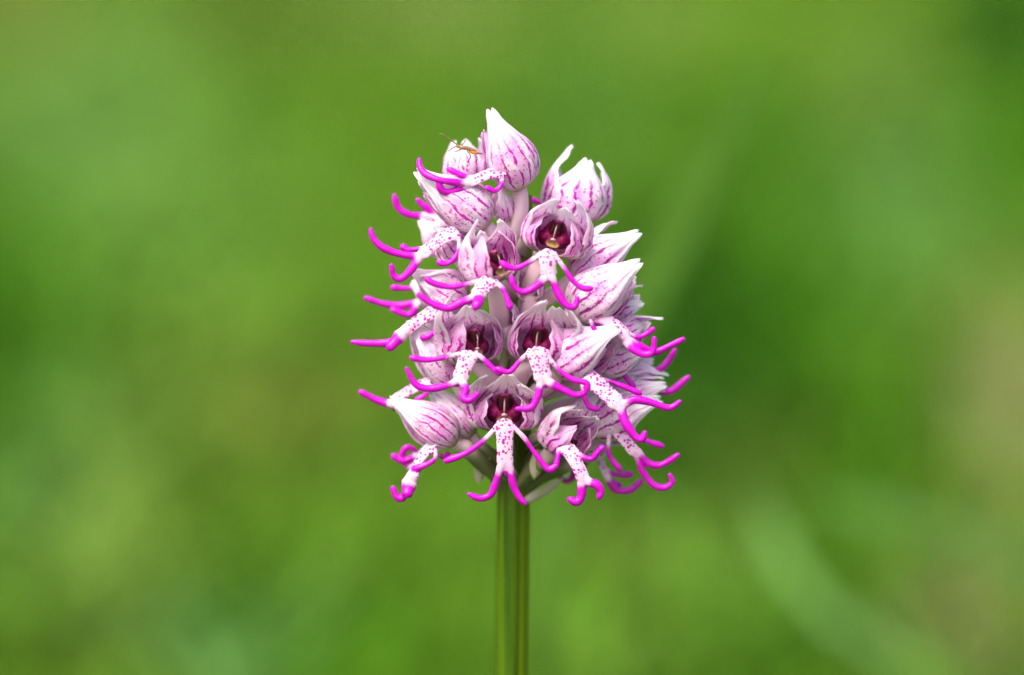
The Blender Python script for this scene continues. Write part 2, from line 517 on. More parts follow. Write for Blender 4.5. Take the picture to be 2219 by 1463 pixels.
# stem
def stem_x(y):
    return np.interp(y, [380, 430, 600, 800, 1080, 1463, 6000], [1141, 1140, 1130, 1120, 1112, 1107, 1100])
sy = np.concatenate([np.linspace(425, 1463, 60), [1560, 1800, 2200, 2800, 3600, 4600, 5200]])
sp = np.array([at(stem_x(y), y, 0) for y in sy])
zz = sp[:, 2] > -150
sp, sy = sp[zz], sy[zz]
sr = np.interp(sy, [425, 600, 800, 1000, 1100, 1463, 6000], [12, 21, 28, 33, 34, 35, 40])
NS = 48
V, A = [], []
for i, p in enumerate(sp):
    for k in range(NS):
        a = 2 * math.pi * k / NS
        # ridges run down the stem below each flower; angle 0 = right, -pi/2 = towards the camera
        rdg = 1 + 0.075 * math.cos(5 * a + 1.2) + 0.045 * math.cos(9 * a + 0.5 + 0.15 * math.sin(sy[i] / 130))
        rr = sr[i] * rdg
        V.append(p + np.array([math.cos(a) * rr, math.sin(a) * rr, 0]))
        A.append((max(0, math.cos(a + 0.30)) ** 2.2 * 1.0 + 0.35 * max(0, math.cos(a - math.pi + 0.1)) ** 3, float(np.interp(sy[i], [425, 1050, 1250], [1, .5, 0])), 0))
F = [(i * NS + k, i * NS + (k + 1) % NS, (i + 1) * NS + (k + 1) % NS, (i + 1) * NS + k) for i in range(len(sp) - 1) for k in range(NS)]
ct = len(V); V.append(sp[0] + np.array([0, 0, 6])); A.append((0, 1, 0))
F += [(ct, k, (k + 1) % NS) for k in range(NS)]
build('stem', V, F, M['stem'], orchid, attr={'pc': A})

TT = [0, .05, .12, .22, .34, .46, .58, .70, .80, .88, .95, 1]
RP = [.10, .50, .76, .94, 1.0, .98, .89, .73, .55, .39, .27, .16]
WP = [.14, .50, .74, .94, 1.04, 1.0, .84, .60, .40, .28, .22, .12]
RPF = [.14, .62, .86, .98, 1.02, 1.02, .98, .88, .70, .50, .34, .20]
WPF = [.16, .62, .88, 1.06, 1.14, 1.12, 1.02, .80, .50, .30, .22, .12]

def sepal_mesh(base, tipn, a, o, b, L, Rr, phi0, seed, tip=None, wscale=1.0, rscale=1.0, tend=1.0, splay=0.0, nt=26, nsx=15, thick=3.2, bend=0.0, full=False):
    rnd = random.Random(seed)
    rp_, wp_ = (RPF, WPF) if full else (RP, WP)
    ts = np.linspace(0, 1, nt)
    ss = np.linspace(-1, 1, nsx)
    rfl = 0.6 if full else 1.0
    ph1, ph2, ph3 = (rnd.uniform(0, 6.28) for _ in range(3))
    er = o * math.cos(phi0) + b * math.sin(phi0)
    et = -o * math.sin(phi0) + b * math.cos(phi0)
    mid = []
    for t in ts:
        tt = t * tend
        r = np.interp(tt, TT, rp_) * Rr * rscale
        w = np.interp(t, TT, wp_) * Rr * wscale
        ax = base + a * (L * tt) + o * (bend * L * (tt ** 2 - tt))
        rho = max(r, 0.42 * Rr)
        cen = ax + er * (r + splay * float(sstep(.5, 1, t)))
        for s in ss:
            th = s * w / rho
            ruf = (abs(s) ** 2) * (math.sin(t * 11 + ph1 + s) * 0.055 + math.sin(t * 25 + ph2) * 0.032) * rfl * Rr * float(sstep(.1, .4, t))
            crease = -0.034 * Rr * math.cos(s * math.pi * 3 + ph3) * math.sin(math.pi * min(t * 1.2, 1))
            p = cen + et * (rho * math.sin(th)) - er * (rho * (1 - math.cos(th))) + er * (ruf + crease)
            # ragged rounded tip
            p = p + a * (0.02 * L * math.sin(s * 4 + ph2) * float(sstep(.8, 1, t)))
            mid.append(p)
    mid = np.array(mid)
    if full:                      # shallow, wide-open bowl
        k_o = (mid - base) @ o
        mid = mid - np.outer(np.minimum(k_o, 0) * 0.52, o)
    mid = mid.reshape(nt, nsx, 3)
    if tip is not None:
        delta = np.asarray(tip) - mid[-1, nsx // 2]
        k = sstep(.36, 1.0, ts)[:, None, None]
        mid = mid + delta * k
    du = np.gradient(mid, axis=0); dv = np.gradient(mid, axis=1)
    nn = nrm(np.cross(dv, du))
    sgn = 1.0 if np.sum(nn * er) > 0 else -1.0
    nn *= sgn
    edge = (1 - np.abs(ss) ** 4)[None, :, None] * 0.75 + 0.25
    outer = mid + nn * thick * 0.5 * edge
    inner = mid - nn * thick * 0.5 * edge
    V = np.vstack([outer.reshape(-1, 3), inner.reshape(-1, 3)])
    S, T_ = np.meshgrid((ss + 1) / 2, ts)
    A = np.stack([S.ravel(), T_.ravel(), np.zeros(S.size)], -1)
    A = np.vstack([A, A + np.array([0, 0, 1])])
    N1 = nt * nsx
    F = []
    for i in range(nt - 1):
        for j in range(nsx - 1):
            q = (i * nsx + j, i * nsx + j + 1, (i + 1) * nsx + j + 1, (i + 1) * nsx + j)
            F.append(q)
            F.append(tuple(N1 + k for k in reversed(q)))
    for i in range(nt - 1):
        for j in (0, nsx - 1):
            F.append((i * nsx + j, (i + 1) * nsx + j, N1 + (i + 1) * nsx + j, N1 + i * nsx + j))
    for j in range(nsx - 1):
        for i in (0, nt - 1):
            F.append((i * nsx + j, i * nsx + j + 1, N1 + i * nsx + j + 1, N1 + i * nsx + j))
    return V, F, A

def remesh(V, F, voxel=1.7, it=3):
    me = bpy.data.meshes.new('tmp')
    me.from_pydata(np.asarray(V).tolist(), [], [list(f) for f in F])
    import bmesh
    bm = bmesh.new(); bm.from_mesh(me)
    bmesh.ops.recalc_face_normals(bm, faces=bm.faces)
    bm.to_mesh(me); bm.free()
    ob = bpy.data.objects.new('tmp', me)
    col.objects.link(ob)
    md = ob.modifiers.new('r', 'REMESH')
    md.mode = 'VOXEL'; md.voxel_size = voxel; md.adaptivity = 0
    dg = bpy.context.evaluated_depsgraph_get()
    ev = ob.evaluated_get(dg)
    m2 = ev.to_mesh()
    nv = len(m2.vertices)
    co = np.empty(nv * 3); m2.vertices.foreach_get('co', co); co = co.reshape(-1, 3)
    faces = [tuple(p.vertices) for p in m2.polygons]
    ed = np.empty(len(m2.edges) * 2, int); m2.edges.foreach_get('vertices', ed); ed = ed.reshape(-1, 2)
    ev.to_mesh_clear()
    bpy.data.objects.remove(ob); bpy.data.meshes.remove(me)
    cnt = np.zeros(nv); np.add.at(cnt, ed[:, 0], 1); np.add.at(cnt, ed[:, 1], 1)
    for k in range(it * 2):
        acc = np.zeros_like(co)
        np.add.at(acc, ed[:, 0], co[ed[:, 1]]); np.add.at(acc, ed[:, 1], co[ed[:, 0]])
        lam = 0.55 if k % 2 == 0 else -0.45
        co = co + lam * (acc / np.maximum(cnt, 1)[:, None] - co)
    return co, faces

def pix(pts, d0):
    out, d = [], d0
    for p in pts:
        if len(p) > 2:
            d = p[2]
        out.append(at(p[0], p[1], d))
    return np.array(out)

def lip_mesh(spec, d0, nref, seed):
    rnd = random.Random(seed)
    parts, smp, val = [], [], []
    def add(path, rad, flat, mag, spot, side=None):
        parts.append(tube(path, rad, side=side, flat=flat, nseg=12))
        smp.append(path)
        val.append(np.stack([mag, spot], -1))
    w = spec.get('w', 16) * 1.12
    if spec.get('torso'):
        P = catmull(pix(spec['torso'], d0), 22)
        t = np.linspace(0, 1, 22)
        wid = w * np.interp(t, [0, .12, .3, .65, .85, 1], [.85, 1.12, 1.0, .92, .98, .60])
        add(P, wid, np.interp(t, [0, 1], [.38, .34]), np.zeros(22), np.interp(t, [0, .1, .72, .86, 1], [1, 1, .95, .35, 0]), side=nref)
    for k, kind in (('armL', 0), ('armR', 0), ('arm3', 0), ('legL', 1), ('legR', 1), ('leg3', 1)):
        if k not in spec:
            continue
        pp = pix(spec[k], d0)
        if kind and spec.get('torso'):
            tp_ = pix(spec['torso'], d0)
            tc_ = catmull(tp_, 21)
            q = tc_[10] * .75 + (tc_[10] + (pp[0] - tc_[-1])) * .25
            q2 = tc_[16] * .6 + (tc_[16] + (pp[0] - tc_[-1])) * .4
            pp = np.vstack([q, q2, pp])
            head = (np.linalg.norm(q2 - q) + np.linalg.norm(pp[2] - q2))
            tail = np.linalg.norm(np.diff(pp[2:], axis=0), axis=1).sum()
            h0 = head / (head + tail)
        else:
            h0 = 0.0
        P = catmull(pp, 34)
        t = np.linspace(0, 1, 34)
        tl_ = np.clip((t - h0) / (1 - h0), 0, 1)
        r = spec.get('r', 7.0) * (1.12 if kind else 0.98) * rnd.uniform(.94, 1.06) * spec.get('r_' + k, 1.0)
        if kind:
            rad = r * np.interp(tl_, [0, .15, .35, .6, .9, 1], [1.25, 1.12, 1.05, .98, .90, .62])
            rad = rad * np.interp(t, [0, max(h0, .01)], [.6 if h0 else 1, 1])
            mg = np.interp(tl_, [0, .03, .24, 1], [.0, .25, 1, 1])
        else:
            rad = r * np.interp(t, [0, .12, .35, .7, .92, 1], [1.12, .80, .74, .96, 1.12, .74])
            mg = np.interp(t, [0, .16, .50, 1], [0, .15, 1, 1]) if spec.get('torso') else np.ones(34)
        if spec.get('allmag'):
            mg = np.ones(34)
        if kind:
            spt = np.where(tl_ <= 0, np.interp(t / max(h0, .01), [0, .45, .8, 1], [.9, .8, .25, 0]), 0.0) if h0 else np.zeros(34)
        else:
            spt = np.interp(t, [0, .08, .2, 1], [.8, .6, 0, 0])
        rad = rad * (1 + .07 * np.sin(t * 9 + rnd.uniform(0, 6)) + .05 * np.sin(t * 21 + rnd.uniform(0, 6)))
        add(P, rad, rnd.uniform(.74, .95), mg, spt)
    if 'legL' in spec and 'legR' in spec and spec.get('torso'):
        e = pix(spec['torso'], d0)
        tl = nrm(e[-1] - e[-2])
        P = np.array([e[-1] + tl * k for k in (-2, 4, 9, 13)])
        add(P, [5, 4.5, 3.5, 2], .8, np.array([.3, .8, 1, 1]), np.zeros(4))
    V, F = join(parts)
    co, faces = remesh(V, F, 1.7, 6)
    S = np.vstack(smp); Vv = np.vstack(val)
    A = np.zeros((len(co), 3))
    for i in range(0, len(co), 2000):
        d = np.linalg.norm(co[i:i + 2000, None, :] - S[None], axis=2)
        wgt = 1 / (d + 1.0) ** 5
        A[i:i + 2000, :2] = (wgt @ Vv) / wgt.sum(1, keepdims=True)
        if spec.get('torso'):
            dt = d[:, :22]
            j = dt.argmin(1)
            A[i:i + 2000, 1] = Vv[:22, 1][j] * (1 - sstep(1.15 * w, 1.7 * w, dt.min(1)))
    return co, faces, A

def column_mesh(base, a, o, b, Rr, seed=0):
    """the column: a shield with two raised anther pockets, a beak between them, side lobes and a pale stigma hollow"""
    NU, NV = 45, 45
    u = np.linspace(-1, 1, NU); v = np.linspace(0, 1, NV)
    UU, VV = np.meshgrid(u, v)
    wid = np.interp(VV, [0, .08, .25, .45, .6, .8, .93, 1], [.34, .52, .62, .58, .42, .34, .25, .08])
    X = UU * wid
    Z = VV * 1.02
    rs = np.random.default_rng(seed)
    wob = 0.03 * np.sin(7 * X + 9 * Z + rs.uniform(0, 6)) + 0.02 * np.sin(17 * X - 13 * Z + rs.uniform(0, 6))
    def g(cx, cz, rx, rz, tilt=0.0):
        dx, dz = X - cx, Z - cz
        ca, sa = math.cos(tilt), math.sin(tilt)
        return np.sqrt(((dx * ca + dz * sa) / rx) ** 2 + ((dz * ca - dx * sa) / rz) ** 2) + wob
    Y = 0.30 * (1 - (UU ** 2)) - 0.12 * (1 - UU ** 2) * (Z > 2)
    C = np.tile(np.array((0.17, 0.006, 0.06)), (NV, NU, 1))
    def paint(m, colr):
        nonlocal C
        C = C * (1 - m[..., None]) + np.array(colr) * m[..., None]
    paint(sstep(.72, 1.0, Z), (0.34, 0.05, 0.20))
    paint((1 - sstep(.75, 1.05, g(0, .68, .33, .30))), (0.035, 0.001, 0.008))
    for sg in (-1, 1):
        ant = g(.155 * sg, .72, .135, .27, -0.12 * sg)
        Y += 0.13 * (1 - sstep(.5, 1.15, ant))
        paint(1 - sstep(.85, 1.1, ant), (0.075, 0.001, 0.006))
        paint(1 - sstep(.70, .98, g(.155 * sg, .70, .125, .24, -0.12 * sg)), (0.008, 0.0005, 0.002))
        caud = g(.10 * sg, .44, .075, .17, -0.25 * sg)
        paint(1 - sstep(.8, 1.1, caud), (0.07, 0.001, 0.016))
        lobe = g(.40 * sg, .33, .20, .22, 0.4 * sg)
        Y += 0.10 * (1 - sstep(.3, 1.1, lobe))
        paint(1 - sstep(.7, 1.15, lobe), (0.13, 0.002, 0.048))
        low = g(.42 * sg, .13, .17, .15)
        Y += 0.06 * (1 - sstep(.3, 1.1, low))
        paint(1 - sstep(.7, 1.1, low), (0.05, 0.001, 0.013))
    stig = g(0, .12, .24, .14)
    Y -= 0.12 * (1 - sstep(.2, 1.1, stig))
    paint(1 - sstep(.8, 1.12, stig), (0.34, 0.20, 0.10))
    paint(1 - sstep(.6, 1.0, g(0, .06, .20, .08)), (0.27, 0.17, 0.05))
    beak = g(0, .55, .030, .30)
    Y += 0.10 * (1 - sstep(.4, 1.2, beak))
    paint(1 - sstep(.6, 1.1, beak), (0.58, 0.32, 0.34))
    tipb = g(0, .28, .10, .06)
    Y += 0.08 * (1 - sstep(.3, 1.1, tipb))
    paint(1 - sstep(.7, 1.1, tipb), (0.66, 0.38, 0.42))
    P = base + b * (X[..., None] * Rr) + o * (Y[..., None] * Rr) + a * (Z[..., None] * Rr)
    Q = base + b * (X[..., None] * Rr * .9) + o * (-.12 * Rr * (1 - UU ** 2)[..., None]) + a * (Z[..., None] * Rr * .96)
    V = np.vstack([P.reshape(-1, 3), Q.reshape(-1, 3)])
    N1 = NU * NV
    F = []
    for j in range(NV - 1):
        for i in range(NU - 1):
            q = (j * NU + i, j * NU + i + 1, (j + 1) * NU + i + 1, (j + 1) * NU + i)
            F.append(q); F.append(tuple(N1 + k for k in reversed(q)))
        for i in (0, NU - 1):
            F.append((j * NU + i, (j + 1) * NU + i, N1 + (j + 1) * NU + i, N1 + j * NU + i))
    for i in range(NU - 1):
        for j in (0, NV - 1):
            F.append((j * NU + i, j * NU + i + 1, N1 + j * NU + i + 1, N1 + j * NU + i))
    Cc = C.reshape(-1, 3)
    return V, F, np.vstack([Cc, Cc])

def ovary_mesh(path, r0, seed, g0=.62, g1=.95):
    P = catmull(path, 22)
    t = np.linspace(0, 1, 22)
    rad = r0 * np.interp(t, [0, .15, .4, .75, 1], [.75, 1.0, 1.0, .75, .55])
    V, F = tube(P, rad, nseg=18)
    # twisted ribs
    Vn = V.copy()
    ph = random.Random(seed).uniform(0, 6)
    for i in range(22):
        for k in range(18):
            a = 2 * math.pi * k / 18
            f = 1 + 0.10 * math.cos(3 * a + t[i] * 4 + ph)
            Vn[i * 18 + k] = P[i] + (V[i * 18 + k] - P[i]) * f
    c0, c1, c2 = np.array((0.82, 0.54, 0.68)), np.array((0.74, 0.58, 0.56)), np.array((0.10, 0.12, 0.022))
    A = []
    for i in range(22):
        cc = c0 * (1 - t[i]) + c1 * t[i]
        k = float(sstep(g0, g1, t[i]))
        A += [cc * (1 - k) + c2 * k] * 18
    A += [c0, c2]
    return Vn, F, np.array(A)

def leaf_blade(path, half, normal):
    C = catmull(path, 12)
    T = nrm(np.gradient(C, axis=0))
    t = np.linspace(0, 1, 12)
    wv = half * np.interp(t, [0, .15, .5, .8, 1], [.5, .9, 1, .6, .05])
    V = []
    for i in range(12):
        sd_ = nrm(np.cross(T[i], normal)); nn = np.cross(sd_, T[i])
        for s in (-1, 0, 1):
            V.append(C[i] + sd_ * wv[i] * s + nn * wv[i] * 0.3 * abs(s))
        for s in (1, 0, -1):
            V.append(C[i] + sd_ * wv[i] * s * .95 + nn * (wv[i] * 0.3 * abs(s) - 1.6))
    F = [(i * 6 + k, i * 6 + (k + 1) % 6, (i + 1) * 6 + (k + 1) % 6, (i + 1) * 6 + k) for i in range(11) for k in range(6)]
    F += [tuple(range(5, -1, -1)), tuple(66 + k for k in range(6))]
    return V, F

def flower(i, b, t, o, R_, tips=None, lip=None, ov=None, splay=10, column=True, bend=0.0, br=None, ovr=18, bract=True, full=False, lat=None):
    base, tipn = at(*b), at(*t)
    A = tipn - base
    L = np.linalg.norm(A)
    a = A / L
    ov_ = np.array([o[0], -o[1], o[2]], float)
    oo = nrm(ov_ - a * np.dot(ov_, a))
    bb = np.cross(a, oo)
    # ovary: from under the hood back into the stem
    y1 = b[1] + 75
    if ov is None:
        ax = float(stem_x(y1))
        k = 0.45
        path = np.array([base + a * 8, at(b[0] + (ax - b[0]) * .15, b[1] + 22, b[2] * .85), at(b[0] + (ax - b[0]) * .6, b[1] + 52, b[2] * .45), at(ax, y1 + 25, 2)])
    else:
        path = pix(ov, b[2])
    v, f, at_ = ovary_mesh(path, ovr, i, *((.0, .35) if b[1] > 900 else (.55, .95)))
    fl = build('flower', v, f, M['ovary'], orchid, origin=base, attr={'pc': at_}, loc=base * U)
    tp = tips or {}
    def tippos(k):
        return at(*tp[k]) if k in tp else None
    lat = R(lat) if lat else R(118) if full else R(98)
    for key, phi, ws in (('D', math.pi, 1.0), ('L', -lat, 1.02), ('R', lat, 1.02)):
        rs = {'D': 1.0, 'L': .97, 'R': .985}[key]
        v, f, pc = sepal_mesh(base, tipn, a, oo, bb, L, R_, phi, i * 10 + ord(key), tip=tippos(key), wscale=ws, rscale=rs, splay=splay, bend=bend, full=full)
        build('sepal', v, f, M['sepal'], fl, origin=base, attr={'pc': pc})
    if column:
        for s in (-1, 1):
            v, f, pc = sepal_mesh(base + a * 3, tipn, a, oo, bb, L * .92, R_, (R(74) if full else R(64)) * s, i * 10 + s, wscale=.58, rscale=.88, tend=.80, nt=20, nsx=11, thick=2.4, full=full,
                                  tip=base + a * (L * .80) + oo * (R_ * .42) + bb * (R_ * .30 * s))
            build('petal', v, f, M['petal'], fl, origin=base, attr={'pc': pc})
        v, f, pc = column_mesh(base + a * 0.27 * R_ + oo * (0.30 if full else 0.25) * R_, a, oo, bb, R_ * .76, i)
        build('column', v, f, M['column'], fl, origin=base, attr={'pc': pc})
    if lip:
        nref = a * 0.8 + oo * 0.7 + np.array([0, -0.7, 0])
        v, f, pc = lip_mesh(lip, b[2], nref, i)
        build('lip', v, f, M['lip'], fl, origin=base, attr={'pc': pc}, fix=False)
    if bract:
        e = path[-1]
        out = nrm((base - e) * np.array([1, 1, 0]))
        pts = np.array([e, e + out * 18 + np.array([0, 0, 6]), e + out * 34 + np.array([0, 0, 26]), e + out * 42 + np.array([0, 0, 52])])
        if br:
            pts = pix(br[0], b[2])
        v, f = leaf_blade(pts, br[1] if br else 15, np.array([0.2, -1, 0.1]) if br else out)
        build('bract', v, f, M['bract'], fl, origin=base)
    return fl

